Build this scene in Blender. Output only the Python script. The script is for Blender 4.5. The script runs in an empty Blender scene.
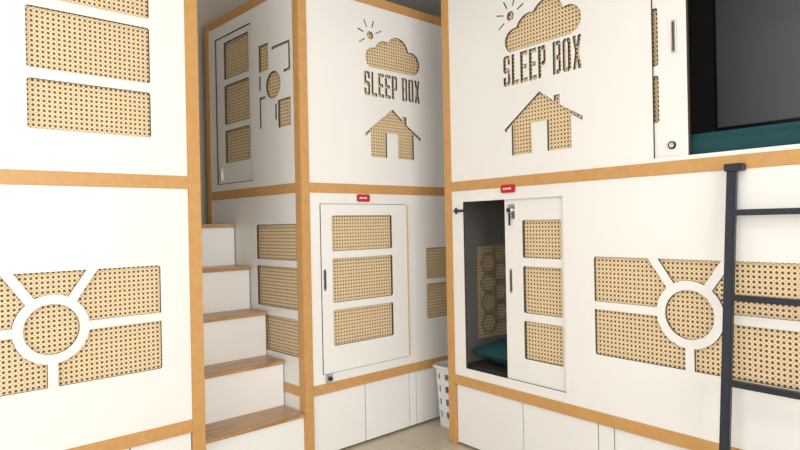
import bpy, bmesh
from math import *
from mathutils import Matrix, Vector
Z0=1.267
F=611.0; AL=0.8259; PI_=-0.0018; RO=-0.0199
ZM=.206; ZB=-.894; ZT=1.318; ZF=-1.267
DL=0.0788
S=bpy.context.scene
S.view_settings.view_transform='Standard'
# ---------------------------------------------------------------- materials
def newmat(name):
    m=bpy.data.materials.new(name); m.use_nodes=True
    return m,m.node_tree,m.node_tree.nodes['Principled BSDF']
def plain(name,col,rough=.5,metal=0,var=.03,scale=6,coat=0):
    m,nt,b=newmat(name)
    n=nt.nodes.new('ShaderNodeTexNoise'); n.inputs['Scale'].default_value=scale; n.inputs['Detail'].default_value=3
    tc=nt.nodes.new('ShaderNodeTexCoord'); nt.links.new(tc.outputs['Object'],n.inputs['Vector'])
    r=nt.nodes.new('ShaderNodeMixRGB'); r.inputs[1].default_value=(*[c*(1-var) for c in col],1); r.inputs[2].default_value=(*[min(1,c*(1+var)) for c in col],1)
    nt.links.new(n.outputs['Fac'],r.inputs[0]); nt.links.new(r.outputs[0],b.inputs['Base Color'])
    b.inputs['Roughness'].default_value=rough; b.inputs['Metallic'].default_value=metal
    b.inputs['Coat Weight'].default_value=coat; b.inputs['Coat Roughness'].default_value=.12
    return m
def wood(name,c1,c2,rough=.4,sc=(3,3,3)):
    m,nt,b=newmat(name)
    tc=nt.nodes.new('ShaderNodeTexCoord'); mp=nt.nodes.new('ShaderNodeMapping'); mp.inputs['Scale'].default_value=sc
    n=nt.nodes.new('ShaderNodeTexNoise'); n.inputs['Scale'].default_value=4; n.inputs['Detail'].default_value=6; n.inputs['Distortion'].default_value=.6
    cr=nt.nodes.new('ShaderNodeValToRGB'); cr.color_ramp.elements[0].position=.35; cr.color_ramp.elements[1].position=.65
    cr.color_ramp.elements[0].color=(*c1,1); cr.color_ramp.elements[1].color=(*c2,1)
    nt.links.new(tc.outputs['Object'],mp.inputs['Vector']); nt.links.new(mp.outputs[0],n.inputs['Vector'])
    nt.links.new(n.outputs['Fac'],cr.inputs[0]); nt.links.new(cr.outputs[0],b.inputs['Base Color'])
    b.inputs['Roughness'].default_value=rough
    return m
def cane_mat():
    m,nt,b=newmat('cane_webbing')
    L=nt.links.new
    uv=nt.nodes.new('ShaderNodeUVMap'); uv.uv_map='m'
    def holes(off,r0,r1):
        s=nt.nodes.new('ShaderNodeVectorMath'); s.operation='MULTIPLY_ADD'; k=1/.0192
        s.inputs[1].default_value=(k,k,0); s.inputs[2].default_value=(off,off,0); L(uv.outputs[0],s.inputs[0])
        f=nt.nodes.new('ShaderNodeVectorMath'); f.operation='FRACTION'; L(s.outputs[0],f.inputs[0])
        d=nt.nodes.new('ShaderNodeVectorMath'); d.operation='SUBTRACT'; d.inputs[1].default_value=(.5,.5,0); L(f.outputs[0],d.inputs[0])
        l=nt.nodes.new('ShaderNodeVectorMath'); l.operation='LENGTH'; L(d.outputs[0],l.inputs[0])
        mr=nt.nodes.new('ShaderNodeMapRange'); mr.inputs['From Min'].default_value=r0; mr.inputs['From Max'].default_value=r1
        L(l.outputs['Value'],mr.inputs['Value']); return mr.outputs[0]
    h1=holes(0,.25,.32); h2=holes(.5,.07,.13)
    mn=nt.nodes.new('ShaderNodeMath'); mn.operation='MINIMUM'; L(h1,mn.inputs[0]); L(h2,mn.inputs[1])
    n=nt.nodes.new('ShaderNodeTexNoise'); n.inputs['Scale'].default_value=40; L(uv.outputs[0],n.inputs['Vector'])
    st=nt.nodes.new('ShaderNodeMixRGB'); st.inputs[1].default_value=(.72,.54,.32,1); st.inputs[2].default_value=(.85,.68,.44,1); L(n.outputs['Fac'],st.inputs[0])
    mx=nt.nodes.new('ShaderNodeMixRGB'); mx.inputs[1].default_value=(.12,.07,.035,1); L(mn.outputs[0],mx.inputs[0]); L(st.outputs[0],mx.inputs[2])
    L(mx.outputs[0],b.inputs['Base Color']); b.inputs['Roughness'].default_value=.55
    bp=nt.nodes.new('ShaderNodeBump'); bp.inputs['Strength'].default_value=.3; bp.inputs['Distance'].default_value=.002; L(mn.outputs[0],bp.inputs['Height']); L(bp.outputs[0],b.inputs['Normal'])
    return m
WHITE=plain('white_laminate',(.815,.81,.795),.22,var=.01)
EDGE=plain('cut_edge_shade',(.07,.05,.035),.7)  # shadow inside the cut-outs, painted as dark brown on their side walls
OAK=wood('golden_oak_edging',(.53,.285,.095),(.575,.32,.115),.4,(6,6,6))
TREAD=wood('stair_tread_wood',(.34,.185,.08),(.50,.30,.145),.3,(1.2,12,12))
CANE=cane_mat()
DARK=plain('dark_gap',(.03,.028,.026),.8)
BLACK=plain('black_powder_coat',(.02,.026,.038),.35,.2)
CHROME=plain('brushed_chrome',(.6,.6,.62),.25,1)
RED=plain('red_plastic',(.50,.01,.015),.35)
TEAL=plain('teal_fabric',(.006,.06,.072),.85,var=.15,scale=30)
DGREY=plain('charcoal_lining',(.05,.05,.052),.5)
GREYP=plain('grey_glass_panel',(.30,.30,.31),.25)
LINING=plain('grey_lining',(.22,.21,.20),.6)
FRET=plain('taupe_fretwork',(.32,.27,.20),.6)
WALLM=plain('beige_paint',(.44,.39,.33),.85)
CEILM=plain('ceiling_paint',(.75,.73,.70),.9)
BASK=plain('white_plastic',(.78,.78,.78),.4)
# ---------------------------------------------------------------- frames
class Fr:
    def __init__(s,o,du,n): 
        s.M=Matrix(((du[0],0,n[0],o[0]),(du[1],0,n[1],o[1]),(0,1,0,Z0),(0,0,0,1)))
FA=Fr((0,2.682),(1,0),(0,-1))
FB=Fr((0,2.7485),(1,0),(0,-1))
FC=Fr((1.825,0),(0,-1),(-1,0))
FD=Fr((2.4073,0),(-sin(DL),-cos(DL)),(-cos(DL),sin(DL)))
o=(2.4073+2.435*sin(DL),2.435*cos(DL))
FE=Fr(o,(-cos(DL),sin(DL)),(sin(DL),cos(DL)))
W=Fr((0,0),(1,0),(0,-1))
def link(ob,parent=None):
    S.collection.objects.link(ob)
    if parent: ob.parent=parent
    return ob
def empty(name,loc=(0,0,0)):
    e=bpy.data.objects.new(name,None); e.empty_display_size=.1; S.collection.objects.link(e); return e
def box(fr,a0,a1,z0,z1,n0,n1,mat,name,parent=None,bev=.0015,uv=False):
    bm=bmesh.new()
    bmesh.ops.create_cube(bm,size=1)
    a0,a1=sorted((a0,a1)); z0,z1=sorted((z0,z1)); n0,n1=sorted((n0,n1))
    for v in bm.verts:
        v.co=Vector(((a0+a1)/2+v.co.x*(a1-a0),(z0+z1)/2+v.co.y*(z1-z0),(n0+n1)/2+v.co.z*(n1-n0)))
    if bev: bmesh.ops.bevel(bm,geom=bm.edges[:],offset=bev,segments=2,affect='EDGES')
    if uv:
        l=bm.loops.layers.uv.new('m')
        for f in bm.faces:
            for lp in f.loops: lp[l].uv=(lp.vert.co.x,lp.vert.co.y)
    bm.transform(fr.M)
    me=bpy.data.meshes.new(name); bm.to_mesh(me); bm.free(); me.materials.append(mat)
    return link(bpy.data.objects.new(name,me),parent)
def wbox(x0,x1,y0,y1,z0,z1,mat,name,parent=None,bev=.0015):
    return box(W,x0,x1,z0-Z0,z1-Z0,-y1,-y0,mat,name,parent,bev)
def rrect(a0,a1,z0,z1,r=.01,k=4):
    a0,a1=sorted((a0,a1)); z0,z1=sorted((z0,z1)); p=[]
    for cx,cz,t0 in ((a1-r,z1-r,0),(a0+r,z1-r,90),(a0+r,z0+r,180),(a1-r,z0+r,270)):
        for i in range(k+1):
            t=radians(t0+90*i/k); p.append((cx+r*cos(t),cz+r*sin(t)))
    return p
def circ(c,r,k=48): return [(c[0]+r*cos(2*pi*i/k),c[1]+r*sin(2*pi*i/k)) for i in range(k)]
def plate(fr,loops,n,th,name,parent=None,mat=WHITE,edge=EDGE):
    """flat board whose front is at n, thickness th, with cut-outs (loops[1:])"""
    cu=bpy.data.curves.new(name,'CURVE'); cu.dimensions='2D'; cu.fill_mode='BOTH'; cu.extrude=th/2
    for lp in loops:
        sp=cu.splines.new('POLY'); sp.points.add(len(lp)-1)
        for i,(x,y) in enumerate(lp): sp.points[i].co=(x,y,0,1)
        sp.use_cyclic_u=True
    tmp=bpy.data.objects.new('tmp',cu); S.collection.objects.link(tmp)
    dg=bpy.context.evaluated_depsgraph_get(); me=bpy.data.meshes.new_from_object(tmp.evaluated_get(dg))
    bpy.data.objects.remove(tmp); bpy.data.curves.remove(cu)
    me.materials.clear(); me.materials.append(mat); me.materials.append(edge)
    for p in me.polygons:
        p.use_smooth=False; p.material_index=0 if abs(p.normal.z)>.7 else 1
    me.transform(fr.M@Matrix.Translation((0,0,n-th/2))); me.name=name
    return link(bpy.data.objects.new(name,me),parent)
def cane(fr,a0,a1,z0,z1,n,parent,name='cane_sheet'):
    return box(fr,a0,a1,z0,z1,n-.004,n,CANE,name,parent,bev=0,uv=True)
def join(obs,name):
    bpy.ops.object.select_all(action='DESELECT')
    for o_ in obs: o_.select_set(True)
    bpy.context.view_layer.objects.active=obs[0]; bpy.ops.object.join(); obs[0].name=name; return obs[0]
def cyl(p0,p1,r,mat,name,parent=None,k=20):
    p0=Vector(p0);p1=Vector(p1); d=p1-p0
    bm=bmesh.new(); bmesh.ops.create_cone(bm,cap_ends=True,segments=k,radius1=r,radius2=r,depth=d.length)
    bm.transform(Matrix.Translation((p0+p1)/2)@d.to_track_quat('Z','Y').to_matrix().to_4x4())
    me=bpy.data.meshes.new(name); bm.to_mesh(me); bm.free(); me.materials.append(mat)
    for p in me.polygons: p.use_smooth=len(p.vertices)==4
    return link(bpy.data.objects.new(name,me),parent)
def P(fr,a,z,n): return (fr.M@Vector((a,z,n)))
# ---------------------------------------------------------------- cut-out designs
def sun_window(fr,ca,cz,hw,zt,zb,parent):
    """ring and five spokes over a wide cane window"""
    R0,R1=.136,.099; t=.018; parts=[]
    parts.append(plate(fr,[circ((ca,cz),R0,64),circ((ca,cz),R1,64)],0,.012,'sun_ring',parent))
    rr=R0-.003
    def bar(lp): parts.append(plate(fr,[lp],-.0003,.0115,'spoke',parent))
    bar([(ca-hw-.003,cz-t),(ca-rr,cz-t),(ca-rr,cz+t),(ca-hw-.003,cz+t)])
    bar([(ca+rr,cz-t),(ca+hw+.003,cz-t),(ca+hw+.003,cz+t),(ca+rr,cz+t)])
    bar([(ca-t,zb-.003),(ca+t,zb-.003),(ca+t,cz-rr),(ca-t,cz-rr)])
    for s in (-1,1):
        H=zt-cz+.003; th=atan2(H,.152); bx,bz=rr*cos(th),rr*sin(th); px,pz=sin(th)*t,cos(th)*t
        bar([(ca+s*(bx+px),cz+bz-pz),(ca+s*(.152+t/sin(th)),zt+.003),(ca+s*(.152-t/sin(th)),zt+.003),(ca+s*(bx-px),cz+bz+pz)])
    join(parts,'sun_window_fretwork')
    cane(fr,ca-hw-.03,ca+hw+.03,zb-.03,zt+.03,-.014,parent)
    return rrect(ca-hw,ca+hw,zb,zt,.012)
def letters(a,z,w,h):
    tx=.38; ty=.14; g=tx+.07; q=.66
    G={'L':[[(0,0),(1,0),(1,ty),(tx,ty),(tx,1),(0,1)]],
     'E':[[(0,0),(1,0),(1,ty),(tx,ty),(tx,.43),(.88,.43),(.88,.57),(tx,.57),(tx,1-ty),(1,1-ty),(1,1),(0,1)]],
     'S':[[(0,.06),(.2,0),(.8,0),(1,.07),(1,.5),(.85,.57),(tx,.61),(tx,.87),(q,.87),(q,.70),(1,.70),(1,.93),(.8,1),(.2,1),(0,.93),(0,.51),(.15,.44),(q,.40),(q,.13),(tx,.13),(tx,.30),(0,.30)]],
     'P':[[(0,0),(tx,0),(tx,1),(0,1)],[(g,1),(.85,1),(1,.93),(1,.46),(.85,.39),(g,.39),(g,.52),(q+.02,.52),(q+.02,.87),(g,.87)]],
     'B':[[(0,0),(tx,0),(tx,1),(0,1)],[(g,1),(.85,1),(1,.93),(1,.57),(.92,.5),(1,.43),(1,.07),(.85,0),(g,0),(g,.13),(q+.02,.13),(q+.02,.43),(g,.43),(g,.57),(q+.02,.57),(q+.02,.87),(g,.87)]],
     'O':[[(.46,1),(.2,1),(0,.92),(0,.08),(.2,0),(.46,0),(.46,.13),(tx,.13),(tx,.87),(.46,.87)],[(.54,0),(.8,0),(1,.08),(1,.92),(.8,1),(.54,1),(.54,.87),(1-tx,.87),(1-tx,.13),(.54,.13)]],
     'X':[[(0,0),(tx,0),(.5,.30),(1-tx,0),(1,0),(.73,.5),(1,1),(1-tx,1),(.5,.70),(tx,1),(0,1),(.27,.5)]]}
    out=[]; x=0; total=8.45; k=w/total
    for ch in 'SLEEP BOX':
        if ch==' ': x+=.55; continue
        cw=.83
        for lp in G[ch]: out.append([(a+(x+px*cw)*k,z+pz*h) for px,pz in lp])
        x+=1.0
    return out
def sign(a,z,w,lh=.142):
    """cloud + sun + lettering + house cut-outs, lower-left corner (a,z), width w"""
    L=[]; k=w/.457
    H=[(0,.138),(.48,.297),(.66,.236),(.66,.262),(.73,.262),(.73,.212),(1,.138),(.985,.122),(.86,.158),(.86,0),(.57,0),(.57,.15),(.37,.15),(.37,0),(.10,0),(.10,.158),(.02,.122)]
    L.append([(a+q*w,z+h) for q,h in H])
    L+=letters(a,z+.36,w,lh)
    C=[(.075,.055,.062),(.165,.088,.082),(.27,.118,.092),(.385,.07,.07)]
    zc=z+.530; N=70; xe=C[3][0]+C[3][2]-.0015; xb=C[0][0]-C[0][2]+.0015
    xs=[xb+(xe-xb)*i/N for i in range(N+1)]
    top=[];bot=[]
    for x in xs:
        t=max(c[1]+sqrt(max(0,c[2]**2-(x-c[0])**2)) for c in C if abs(x-c[0])<=c[2]+1e-6)
        bt=0
        if x<C[0][0]: bt=max(0,C[0][1]-sqrt(max(0,C[0][2]**2-(x-C[0][0])**2)))
        if x>C[3][0]: bt=max(0,C[3][1]-sqrt(max(0,C[3][2]**2-(x-C[3][0])**2)))
        top.append((a+x*k,zc+t)); bot.append((a+x*k,zc+bt))
    q=[]
    for p in bot+top[::-1]:
        if not q or (abs(p[0]-q[-1][0])+abs(p[1]-q[-1][1]))>1e-4: q.append(p)
    L.append(q)
    sc=(a+.052*k,z+.715); L.append(circ(sc,.024,24))
    for ang in (25,72,118,165,212):
        t=radians(ang); d=Vector((cos(t),sin(t))); nn=Vector((-d.y,d.x))*.0036; c=Vector(sc)
        L.append([tuple(c+d*.05-nn),tuple(c+d*.096-nn),tuple(c+d*.096+nn),tuple(c+d*.05+nn)])
    return L
MODL=[(0,.195),(.235,.475),(.515,.71)]
# ================================================================ LEFT POD (A)
A=empty('sleep_pod_cabinet')
XL=-.90; XR=1.23; DEP=1.11
sw=sun_window(FA,.613,-.385,.427,-.160,-.612,A)
plate(FA,[[(XL,ZB),(XR-.01,ZB),(XR-.01,ZM),(XL,ZM)],sw],0,.012,'lower_front_panel',A)
wins=[rrect(.543,1.012,.396+b,.396+t,.012) for b,t in MODL]
plate(FA,[[(XL,ZM),(XR-.01,ZM),(XR-.01,ZT),(XL,ZT)]]+wins,0,.012,'upper_front_panel',A)
cane(FA,.50,1.05,.36,1.15,-.014,A)
for nm,z in (('bottom',ZB),('middle',ZM),('top',ZT)):
    box(FA,XL,XR-.06,z-.029,z+.029,-.04,.005,OAK,nm+'_rail',A)
box(FA,XR-.06,XR,ZF,ZT+.03,-.06,.006,OAK,'right_front_post',A)
box(FA,XL,XL+.06,ZF,ZT+.03,-.06,.006,OAK,'left_front_post',A)
box(FA,XR-.06,XR,ZF,ZT+.03,-DEP,-DEP+.06,OAK,'right_rear_post',A)
box(FA,XR-.02,XR-.004,ZF,ZT,-DEP+.05,-.05,WHITE,'right_side_panel',A)
box(FA,XL+.004,XL+.02,ZF,ZT,-DEP+.05,-.05,WHITE,'left_side_panel',A)
box(FA,XL,XR-.02,ZT-.02,ZT+.01,-DEP,-.02,WHITE,'roof_panel',A)
box(FA,XL,XR-.02,ZF,ZT,-DEP,-DEP+.015,WHITE,'rear_panel',A)
box(FA,XL,XR-.02,ZM-.02,ZM+.02,-DEP,-.03,WHITE,'upper_deck',A)
def base(fr,seams,par,back=True):
    box(fr,seams[0],seams[-1],ZF+.001,ZB-.02,-.05,-.03,DARK,'plinth_backing',par,0)
    for i in range(len(seams)-1):
        box(fr,seams[i]+.003,seams[i+1]-.003,ZF+.012,ZB-.031,-.028,-.008,WHITE,'drawer_front_%d'%(i+1),par,.002)
base(FA,[XL+.06,-.42,.02,.46,.90,XR-.06],A)
# ================================================================ CENTRE POD (B front, C side)
B=empty('sleep_pod_cabinet')
BL=1.825; BR=3.72; CY=3.86
dz0,dz1=-.815,.117
door=(1.943,2.585)
v=[rrect(2.757,3.30,-.353,-.156,.012),rrect(2.757,3.30,-.605,-.386,.012)]
plate(FB,[[(BL+.01,ZB),(BR,ZB),(BR,ZM),(BL+.01,ZM)],[(door[0]-.003,dz0-.003),(door[1]+.003,dz0-.003),(door[1]+.003,dz1+.003),(door[0]-.003,dz1+.003)]]+v,0,.012,'lower_front_panel',B)
cane(FB,2.73,3.33,-.63,-.13,-.014,B)
wins=[rrect(2.016,2.462,-.670+b*1.02,-.670+t*1.02,.012) for b,t in MODL]
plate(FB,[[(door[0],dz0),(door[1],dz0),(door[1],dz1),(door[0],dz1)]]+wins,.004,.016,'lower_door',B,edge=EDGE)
cane(FB,1.99,2.49,-.70,.09,-.014,B,'door_cane')
box(FB,door[1]-.002,door[1]+.010,dz0,dz1,.0,.008,plain('pale_oak',(.62,.45,.28),.5),'door_edge_trim',B)
box(FB,door[0]-.02,door[1]+.02,dz0-.02,dz1+.02,-.03,-.02,DARK,'door_backing',B,0)
plate(FB,[[(BL+.01,ZM),(BR,ZM),(BR,ZT),(BL+.01,ZT)]]+sign(2.272,.397,.457),0,.012,'upper_front_panel',B)
cane(FB,2.2,2.80,.36,1.24,-.014,B)
for nm,z in (('bottom',ZB),('middle',ZM),('top',ZT)):
    box(FB,BL+.05,BR,z-.027,z+.027,-.04,.005,OAK,nm+'_rail',B)
    box(FC,-CY+.06,-2.80,z-.027,z+.027,-.04,.005,OAK,nm+'_side_rail',B)
box(FB,BL-.006,BL+.05,ZF,ZT+.03,-.052,.006,OAK,'corner_post',B,.003)
box(FB,BL-.006,BL+.05,ZF,ZT+.03,-(CY-2.7485),-(CY-2.7485)+.06,OAK,'rear_corner_post',B,.003)
box(FB,BR-.06,BR,ZF,ZT+.03,-.06,.006,OAK,'right_front_post',B)
v=[rrect(-3.228,-2.805,-.712,-.508,.012),rrect(-3.228,-2.805,-.458,-.226,.012),rrect(-3.228,-2.805,-.19,.012,.012)]
plate(FC,[[(-CY+.01,ZF),(-2.76,ZF),(-2.76,ZM),(-CY+.01,ZM)]]+v,0,.012,'lower_side_panel',B)
cane(FC,-3.26,-2.78,-.74,.05,-.014,B)
dr=(-3.72,-3.262,.275,1.215)
c=(-3.012,.80)
br=[rrect(-3.165,-3.06,.895,1.05,.006),rrect(-2.965,-2.835,.55,.705,.006),circ(c,.078,32)]
def slit(p): br.append(p)
slit([(-3.165,.57),(-3.150,.57),(-3.150,.735),(-3.10,.735),(-3.10,.75),(-3.165,.75)])
slit([(-3.02,1.00),(-2.85,1.00),(-2.85,.865),(-2.90,.865),(-2.90,.85),(-2.835,.85),(-2.835,1.015),(-3.02,1.015)])
slit([(-3.165,.79),(-3.150,.79),(-3.150,.875),(-3.165,.875)])
slit([(-2.995,.60),(-2.98,.60),(-2.98,.69),(-2.995,.69)])
plate(FC,[[(-CY+.01,ZM),(-2.76,ZM),(-2.76,ZT),(-CY+.01,ZT)],[(dr[0],dr[2]),(dr[1],dr[2]),(dr[1],dr[3]),(dr[0],dr[3])]]+br,0,.012,'upper_side_panel',B)
wins=[rrect(-3.61,-3.295,.408+b,.408+t,.012) for b,t in ((0,.205),(.242,.492),(.53,.765))]
plate(FC,[[(dr[0]+.006,dr[2]+.005),(dr[1]-.006,dr[2]+.005),(dr[1]-.006,dr[3]-.005),(dr[0]+.006,dr[3]-.005)]]+wins,-.006,.014,'side_door',B)
cane(FC,-3.64,-3.27,.37,1.2,-.022,B,'side_door_cane'); cane(FC,-3.2,-2.80,.5,1.1,-.014,B)
box(FC,dr[0]-.02,dr[1]+.02,dr[2]-.02,dr[3]+.02,-.035,-.03,DARK,'side_door_backing',B,0)
box(FC,-3.68,-3.66,.30,.38,-.006,.004,CHROME,'side_door_latch',B)
wbox(BL,BR,2.75,CY,ZT+Z0-.02,ZT+Z0+.01,WHITE,'roof_panel',B)
wbox(BL,BR,CY-.015,CY,0,ZT+Z0,WHITE,'rear_panel',B)
wbox(BR-.016,BR,2.80,CY,0,ZT+Z0,WHITE,'right_side_panel',B)
wbox(BL+.02,BR-.02,2.80,CY-.02,ZM+Z0-.02,ZM+Z0+.02,WHITE,'upper_deck',B)
base(FB,[BL+.05,2.242,2.594,2.654,2.95,3.35,BR-.06],B)
plate(FB,[rrect(1.953,1.972,-.36,-.24,.008)],.0065,.003,'door_pull',B,mat=CHROME,edge=CHROME)
plate(FB,[rrect(1.958,1.967,-.35,-.25,.004)],.0075,.001,'door_pull_recess',B,mat=DARK,edge=DARK)
box(FB,1.955,1.995,-.865,-.815,.004,.018,CHROME,'door_lock',B,.003)
cyl(P(FB,1.975,-.84,.018),P(FB,1.975,-.84,.028),.012,BLACK,'door_lock_barrel',B)
# ================================================================ RIGHT POD (D)
D=empty('sleep_pod_cabinet')
DA=-2.435; DB=-.28
sw=sun_window(FD,-1.015,-.385,.432,-.165,-.608,D)
op=(-2.288,-1.612,-.818,.116)
plate(FD,[[(DA+.01,ZB),(DB,ZB),(DB,ZM),(DA+.01,ZM)],[(op[0],op[2]),(op[1],op[2]),(op[1],op[3]),(op[0],op[3])],sw],0,.012,'lower_front_panel',D)
wins=[rrect(-1.872,-1.632,-.700+b,-.700+t*.995,.010) for b,t in MODL]
plate(FD,[[(-1.99,-.836),(-1.55,-.836),(-1.55,.13),(-1.99,.13)]]+wins,-.0125,.018,'lower_sliding_door',D)
cane(FD,-1.895,-1.61,-.72,.03,-.029,D,'door_cane')
up=(-1.151,-.42,.250,1.22)
plate(FD,[[(DA+.01,ZM),(DB,ZM),(DB,ZT),(DA+.01,ZT)],[(up[0],up[2]),(up[1],up[2]),(up[1],up[3]),(up[0],up[3])]]+sign(-1.968,.340,.480,.156),0,.012,'upper_front_panel',D)
cane(FD,-2.05,-1.42,.30,1.2,-.014,D)
wins=[rrect(-1.33,-1.130,.398+b,.398+t,.010) for b,t in MODL]
plate(FD,[[(-1.36,.24),(-1.011,.24),(-1.011,1.24),(-1.36,1.24)]]+wins,-.0125,.018,'upper_sliding_door',D)
cane(FD,-1.35,-1.11,.36,1.15,-.0315,D,'upper_door_cane')
plate(FD,[rrect(-1.078,-1.05,.665,.81,.006)],-.0110,.003,'upper_door_pull',D,mat=WHITE,edge=DARK)
plate(FD,[rrect(-1.072,-1.056,.672,.803,.004)],-.0100,.001,'upper_door_pull_recess',D,mat=CHROME,edge=DARK)
plate(FD,[rrect(-1.067,-1.061,.680,.795,.002)],-.0092,.0008,'upper_door_pull_slot',D,mat=DARK,edge=DARK)
cyl(P(FD,-1.076,.298,-.014),P(FD,-1.076,.298,-.004),.016,BLACK,'upper_door_lock',D)
cyl(P(FD,-1.076,.298,-.008),P(FD,-1.076,.298,-.002),.010,CHROME,'upper_door_lock_core',D)
for nm,z in (('bottom',ZB),('middle',ZM),('top',ZT)):
    box(FD,DA+.05,DB,z-.027,z+.027,-.04,.005,OAK,nm+'_rail',D)
box(FD,DA,DA+.058,ZF,ZT+.03,-.06,.006,OAK,'left_front_post',D,.003)
box(FD,DB-.06,DB,ZF,ZT+.03,-.06,.007,OAK,'right_front_post',D,.003)
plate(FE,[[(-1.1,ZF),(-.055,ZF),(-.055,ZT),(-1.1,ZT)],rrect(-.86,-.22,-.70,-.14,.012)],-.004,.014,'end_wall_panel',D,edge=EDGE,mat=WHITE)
plate(FE,[[(-1.08,ZB+.03),(-.07,ZB+.03),(-.07,ZM-.03),(-1.08,ZM-.03)],rrect(-.86,-.22,-.70,-.14,.012)],-.024,.004,'end_wall_lining',D,mat=LINING,edge=LINING)
cane(FE,-.9,-.18,-.73,-.1,-.012,D,'end_wall_cane')
hexes=[]
for i in range(-2,9):
    for j in range(-1,6):
        cx=-.86+.105*i+.02; cz=-.70+.121*j+(.0605 if i%2 else 0)+.03
        ho=[(cx+.068*cos(radians(60*k)),cz+.068*sin(radians(60*k))) for k in range(6)]
        hi=[(cx+.056*cos(radians(60*k)),cz+.056*sin(radians(60*k))) for k in range(6)]
        if min(p[0] for p in ho)<-.88 or max(p[0] for p in ho)>-.20 or min(p[1] for p in ho)<-.72 or max(p[1] for p in ho)>-.12: continue
        hexes.append(plate(FE,[ho,hi],-.025-.0001*(i+j),.004,'hex',D,mat=FRET,edge=FRET))
join(hexes,'end_wall_fretwork')
box(FE,-1.1,-1.04,ZF,ZT+.03,-.06,0,OAK,'rear_left_post',D)
box(FD,DA+.02,DB,ZF,ZT,-1.10,-1.085,LINING,'rear_panel',D,0)
box(FD,DA+.02,DB,ZT-.02,ZT+.01,-1.09,-.02,WHITE,'roof_panel',D,0)
box(FD,DB-.018,DB,ZF,ZT,-1.09,-.05,WHITE,'right_end_panel',D,0)
box(FD,DA+.02,DB-.02,ZM-.02,ZM+.02,-1.085,-.03,DGREY,'upper_deck',D,0)
box(FD,DA+.02,DB-.02,ZB-.0,ZB+.04,-1.085,-.03,LINING,'lower_deck',D,0)
box(FD,-1.75,-1.735,ZM+.02,ZT-.02,-1.08,-.06,DGREY,'upper_partition',D,0)
box(FD,DA+.03,DB-.02,ZM+.02,ZT-.02,-1.084,-1.07,DGREY,'upper_rear_lining',D,0)
box(FD,DB-.03,DB-.02,ZM+.02,ZT-.02,-1.08,-.05,DGREY,'upper_end_lining',D,0)
box(FD,-1.36,-.94,.49,1.25,-1.068,-1.04,GREYP,'cabin_locker_panel',D,.004)
box(FD,-1.38,-.92,.47,1.27,-1.07,-1.05,BLACK,'cabin_locker_frame',D,.004)
base(FD,[DA+.058,-1.889,-1.448,-1.366,-.90,-.60,DB-.06],D)
plate(FD,[rrect(-1.963,-1.945,-.37,-.245,.006)],-.011,.002,'lower_door_pull',D,mat=CHROME,edge=CHROME)
plate(FD,[rrect(-1.958,-1.950,-.360,-.255,.003)],-.0102,.001,'lower_door_pull_recess',D,mat=DARK,edge=DARK)
plate(FD,[rrect(-1.962,-1.918,.015,.090,.006)],-.008,.005,'lower_door_lock_plate',D,mat=CHROME,edge=CHROME)
cyl(P(FD,-1.94,.060,-.012),P(FD,-1.94,.060,.014),.016,CHROME,'lower_door_lock',D)
cyl(P(FD,-1.94,.060,.014),P(FD,-1.94,.060,.018),.010,BLACK,'lower_door_keyhole',D)
box(FD,-1.946,-1.934,-.02,.045,.006,.012,BLACK,'key',D,.002)
box(FD,-2.355,-2.270,.060,.074,.002,.014,BLACK,'hasp_bar',D,.003)
cyl(P(FD,-2.335,.050,.010),P(FD,-2.335,.084,.010),.007,BLACK,'hasp_pin',D)
# ================================================================ bedding
def cushion(fr,a0,a1,z0,z1,n0,n1,mat,name):
    bm=bmesh.new(); bmesh.ops.create_cube(bm,size=2); bmesh.ops.subdivide_edges(bm,edges=bm.edges[:],cuts=9,use_grid_fill=True)
    for v in bm.verts:
        x,y,z=v.co
        f=(1-abs(x)**3)**.5*(1-abs(z)**3)**.5 if max(abs(x),abs(z))<1 else 0
        y=y*(.12+.88*f)
        v.co=Vector(((a0+a1)/2+x*(a1-a0)/2,(z0+z1)/2+y*(z1-z0)/2,(n0+n1)/2+z*(n1-n0)/2))
    bm.transform(fr.M); me=bpy.data.meshes.new(name); bm.to_mesh(me); bm.free(); me.materials.append(mat)
    for p in me.polygons:p.use_smooth=True
    ob=link(bpy.data.objects.new(name,me)); m=ob.modifiers.new('s','SUBSURF'); m.levels=1; m.render_levels=1
    return ob
mt=ZB+.075
box(FD,DA+.05,-.33,ZB+.042,mt,-1.06,-.06,DGREY,'mattress',None,.012)
cushion(FD,-2.34,-1.80,mt+.001,mt+.150,-.52,-.10,TEAL,'pillow')
box(FD,-1.72,-.33,ZM+.022,ZM+.135,-1.03,-.06,TEAL,'mattress.001',None,.03)
# ================================================================ door signs
def doorsign(fr,a,z,n):
    e=empty('door_sign')
    plate(fr,[rrect(a,a+.095,z,z+.042,.010)],n+.004,.004,'sign_plate',e,mat=RED,edge=RED)
    WM=plain('sign_lettering',(.8,.8,.8),.5)
    x=a+.018
    for wd in (.012,.008,.010,.006,.012,.009):
        box(fr,x,x+wd-.004,z+.016,z+.026,n+.004,n+.0048,WM,'sign_letter',e,0); x+=wd
doorsign(FB,2.197,.133,.0052); doorsign(FD,-1.995,.150,.0052)
# ================================================================ STAIRS
ST=empty('staircase')
x0,x1=1.236,1.8185
for i in range(5):
    yf=2.762+.18*i; zt=.270+.2545*i
    if i==0: yf=2.745
    yb=2.762+.18*i+.20 if i<4 else CY-.02
    wbox(x0,x1,yf,yb,zt-.022,zt,TREAD,'tread_%d'%(i+1),ST,.003)
    wbox(x0,x1,yf+.014,yf+.030,(zt-.2545 if i else .002),zt-.0225,WHITE,'riser_%d'%(i+1),ST,.001)
    wbox(x0+.002,x1-.002,yf+.032,(2.762+.18*(i+1)+.012) if i<4 else CY-.02,.002,zt-.024,WHITE,'step_carcass_%d'%(i+1),ST,0)
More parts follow.
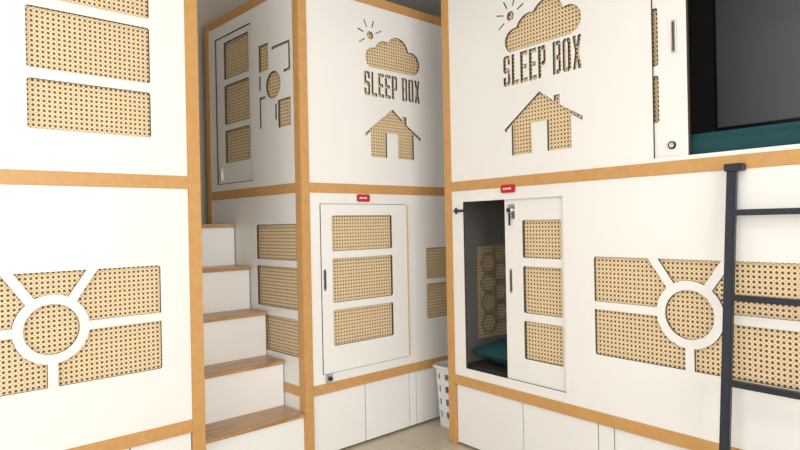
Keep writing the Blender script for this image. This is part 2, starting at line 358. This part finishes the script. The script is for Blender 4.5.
# ================================================================ LADDER
LD=empty('bunk_ladder')
def lad(a,z):
    t=(.225-z)/(.225-ZF); return P(FD,a,z,.024+.15*t)
def bar(p0,p1,w,d,name,up):
    d0=(p1-p0); L=d0.length; zx=d0.normalized(); y=(up-zx*up.dot(zx)).normalized(); x=y.cross(zx)
    bm=bmesh.new(); bmesh.ops.create_cube(bm,size=1); bmesh.ops.scale(bm,vec=(w,d,L),verts=bm.verts)
    bmesh.ops.bevel(bm,geom=bm.edges[:],offset=.003,segments=2,affect='EDGES')
    M=Matrix((x,y,zx)).transposed().to_4x4(); M.translation=(p0+p1)/2; bm.transform(M)
    me=bpy.data.meshes.new(name); bm.to_mesh(me); bm.free(); me.materials.append(BLACK); return link(bpy.data.objects.new(name,me),LD)
nD=Vector((-cos(DL),sin(DL),0))
la,lb=-.828,-.40
for a,nm in ((la,'left_rail'),(lb,'right_rail')):
    bar(lad(a,ZF+.002),lad(a,.185),.034,.022,nm,nD)
    box(FD,a-.022,a+.040,.170,.198,.006,.052,BLACK,nm+'_hook_cap',LD,.003)
    box(FD,a-.02,a+.02,ZF,ZF+.02,.155,.195,BLACK,nm+'_foot',LD,.003)
for i,z in enumerate((.017,-.292,-.598,-.905)):
    bar(lad(la+.012,z),lad(lb-.012,z),.032,.022,'rung_%d'%(i+1),Vector((0,0,1)))
# ================================================================ BASKET
def basket():
    cx,cy=2.895,2.585; hx,hy=.168,.11
    rows=[(0,.86),(.03,.87),(.06,.88),(.10,.90),(.14,.91),(.18,.925),(.22,.94),(.26,.955),(.30,.97),(.335,.98),(.36,1.0),(.38,1.05),(.370,1.10)]
    K=56; bm=bmesh.new(); rings=[]
    for z,s in rows:
        r=[]
        for i in range(K):
            t=2*pi*i/K; c_,s_=cos(t),sin(t); e=.45
            r.append(bm.verts.new((cx+hx*s*copysign(abs(c_)**e,c_),cy+hy*s*copysign(abs(s_)**e,s_),z+.002)))
        rings.append(r)
    for j in range(len(rings)-1):
        for i in range(K):
            if 2<=j<=8 and j%2==0 and i%2==0: continue
            bm.faces.new((rings[j][i],rings[j][(i+1)%K],rings[j+1][(i+1)%K],rings[j+1][i]))
    bm.faces.new(rings[0][::-1])
    me=bpy.data.meshes.new('laundry_basket'); bm.to_mesh(me); bm.free(); me.materials.append(BASK)
    ob=link(bpy.data.objects.new('laundry_basket',me)); m=ob.modifiers.new('t','SOLIDIFY'); m.thickness=.004
basket()
# ================================================================ ROOM
def tile():
    m,nt,b=newmat('beige_floor_tile'); tc=nt.nodes.new('ShaderNodeTexCoord'); br_=nt.nodes.new('ShaderNodeTexBrick')
    br_.offset=0; br_.inputs['Scale'].default_value=1; br_.inputs['Brick Width'].default_value=.6; br_.inputs['Row Height'].default_value=.6; br_.inputs['Mortar Size'].default_value=.002
    br_.inputs['Color1'].default_value=(.50,.43,.32,1); br_.inputs['Color2'].default_value=(.53,.46,.35,1); br_.inputs['Mortar'].default_value=(.3,.26,.2,1)
    nt.links.new(tc.outputs['Object'],br_.inputs['Vector']); nt.links.new(br_.outputs['Color'],b.inputs['Base Color']); b.inputs['Roughness'].default_value=.2
    return m
X0,X1,Y0,Y1,H=-2.7,4.0,-2.7,3.95,3.0
wbox(X0,X1,Y0,Y1,-.1,0,tile(),'floor',None,0)
wbox(X0,X1,Y0,Y1,H,H+.1,CEILM,'ceiling',None,0)
wbox(X0-.1,X1+.1,Y1,Y1+.1,0,H,WALLM,'wall_back',None,0)
wbox(X1,X1+.1,Y0,Y1,0,H,WALLM,'wall_right',None,0)
def winwall(axis):
    nm='wall_front' if axis=='y' else 'wall_left'
    lo,hi=(X0,X1) if axis=='y' else (Y0,Y1)
    w0,w1=(-1.6,2.2) if axis=='y' else (-1.6,1.9)
    z0,z1=.8,2.5; obs=[]
    def pc(a,b,c_,d,mat=CEILM,th=(-.1,0),n=nm,par=None):
        if axis=='y': return wbox(a,b,Y0+th[0],Y0+th[1],c_,d,mat,n,par,0)
        return wbox(X0+th[0],X0+th[1],a,b,c_,d,mat,n,par,0)
    obs=[pc(lo,w0,0,H),pc(w1,hi,0,H),pc(w0,w1,0,z0),pc(w0,w1,z1,H)]
    join(obs,nm)
    e=empty('window_1' if axis=='y' else 'window_2')
    for a,b,c_,d in ((w0,w1,z0,z0+.05),(w0,w1,z1-.05,z1),(w0,w0+.05,z0,z1),(w1-.05,w1,z0,z1),((w0+w1)/2-.03,(w0+w1)/2+.03,z0,z1)):
        pc(a,b,c_,d,WHITE,(-.07,-.03),'window_frame',e)
    return (w0+w1)/2,w1-w0,z0,z1
def arealight(name,loc,rot,sx,sy,en,col):
    l=bpy.data.lights.new(name,'AREA'); l.shape='RECTANGLE'; l.size=sx; l.size_y=sy; l.energy=en; l.color=col
    ob=bpy.data.objects.new(name,l); S.collection.objects.link(ob); ob.location=loc; ob.rotation_euler=rot
c1=winwall('y'); c2=winwall('x')
arealight('daylight_front_window',(c1[0],Y0-.15,1.65),(radians(90),0,0),c1[1],1.7,148,(1,.98,.94))
arealight('daylight_left_window',(X0-.15,c2[0],1.65),(radians(90),0,radians(-90)),c2[1],1.7,98,(1,.985,.965))
w=bpy.data.worlds.new('sky'); S.world=w; w.use_nodes=True
bg=w.node_tree.nodes['Background']; bg.inputs[0].default_value=(.75,.87,1,1); bg.inputs[1].default_value=1.0
for i,(x,y) in enumerate(((.3,.6),)):
    e=empty('added_ceiling_fill'); wbox(x-.3,x+.3,y-.3,y+.3,H-.03,H,WHITE,'housing',e)  # unseen ceiling fitting, added with its housing as extra fill light
    arealight('fill_lamp',(x,y,H-.04),(0,0,0),.5,.5,14,(1,.95,.86)); bpy.data.objects['fill_lamp'].parent=e
# ================================================================ CAMERA
R=Matrix.Rotation(AL-pi/2,3,'Z')@Matrix.Rotation(pi/2+PI_,3,'X')@Matrix.Rotation(RO,3,'Z')
cam=bpy.data.cameras.new('camera'); cam.sensor_width=36; cam.lens=F/800*36; cam.clip_start=.05
co=bpy.data.objects.new('camera',cam); S.collection.objects.link(co)
M=R.to_4x4(); M.translation=(0,0,Z0); co.matrix_world=M
S.camera=co
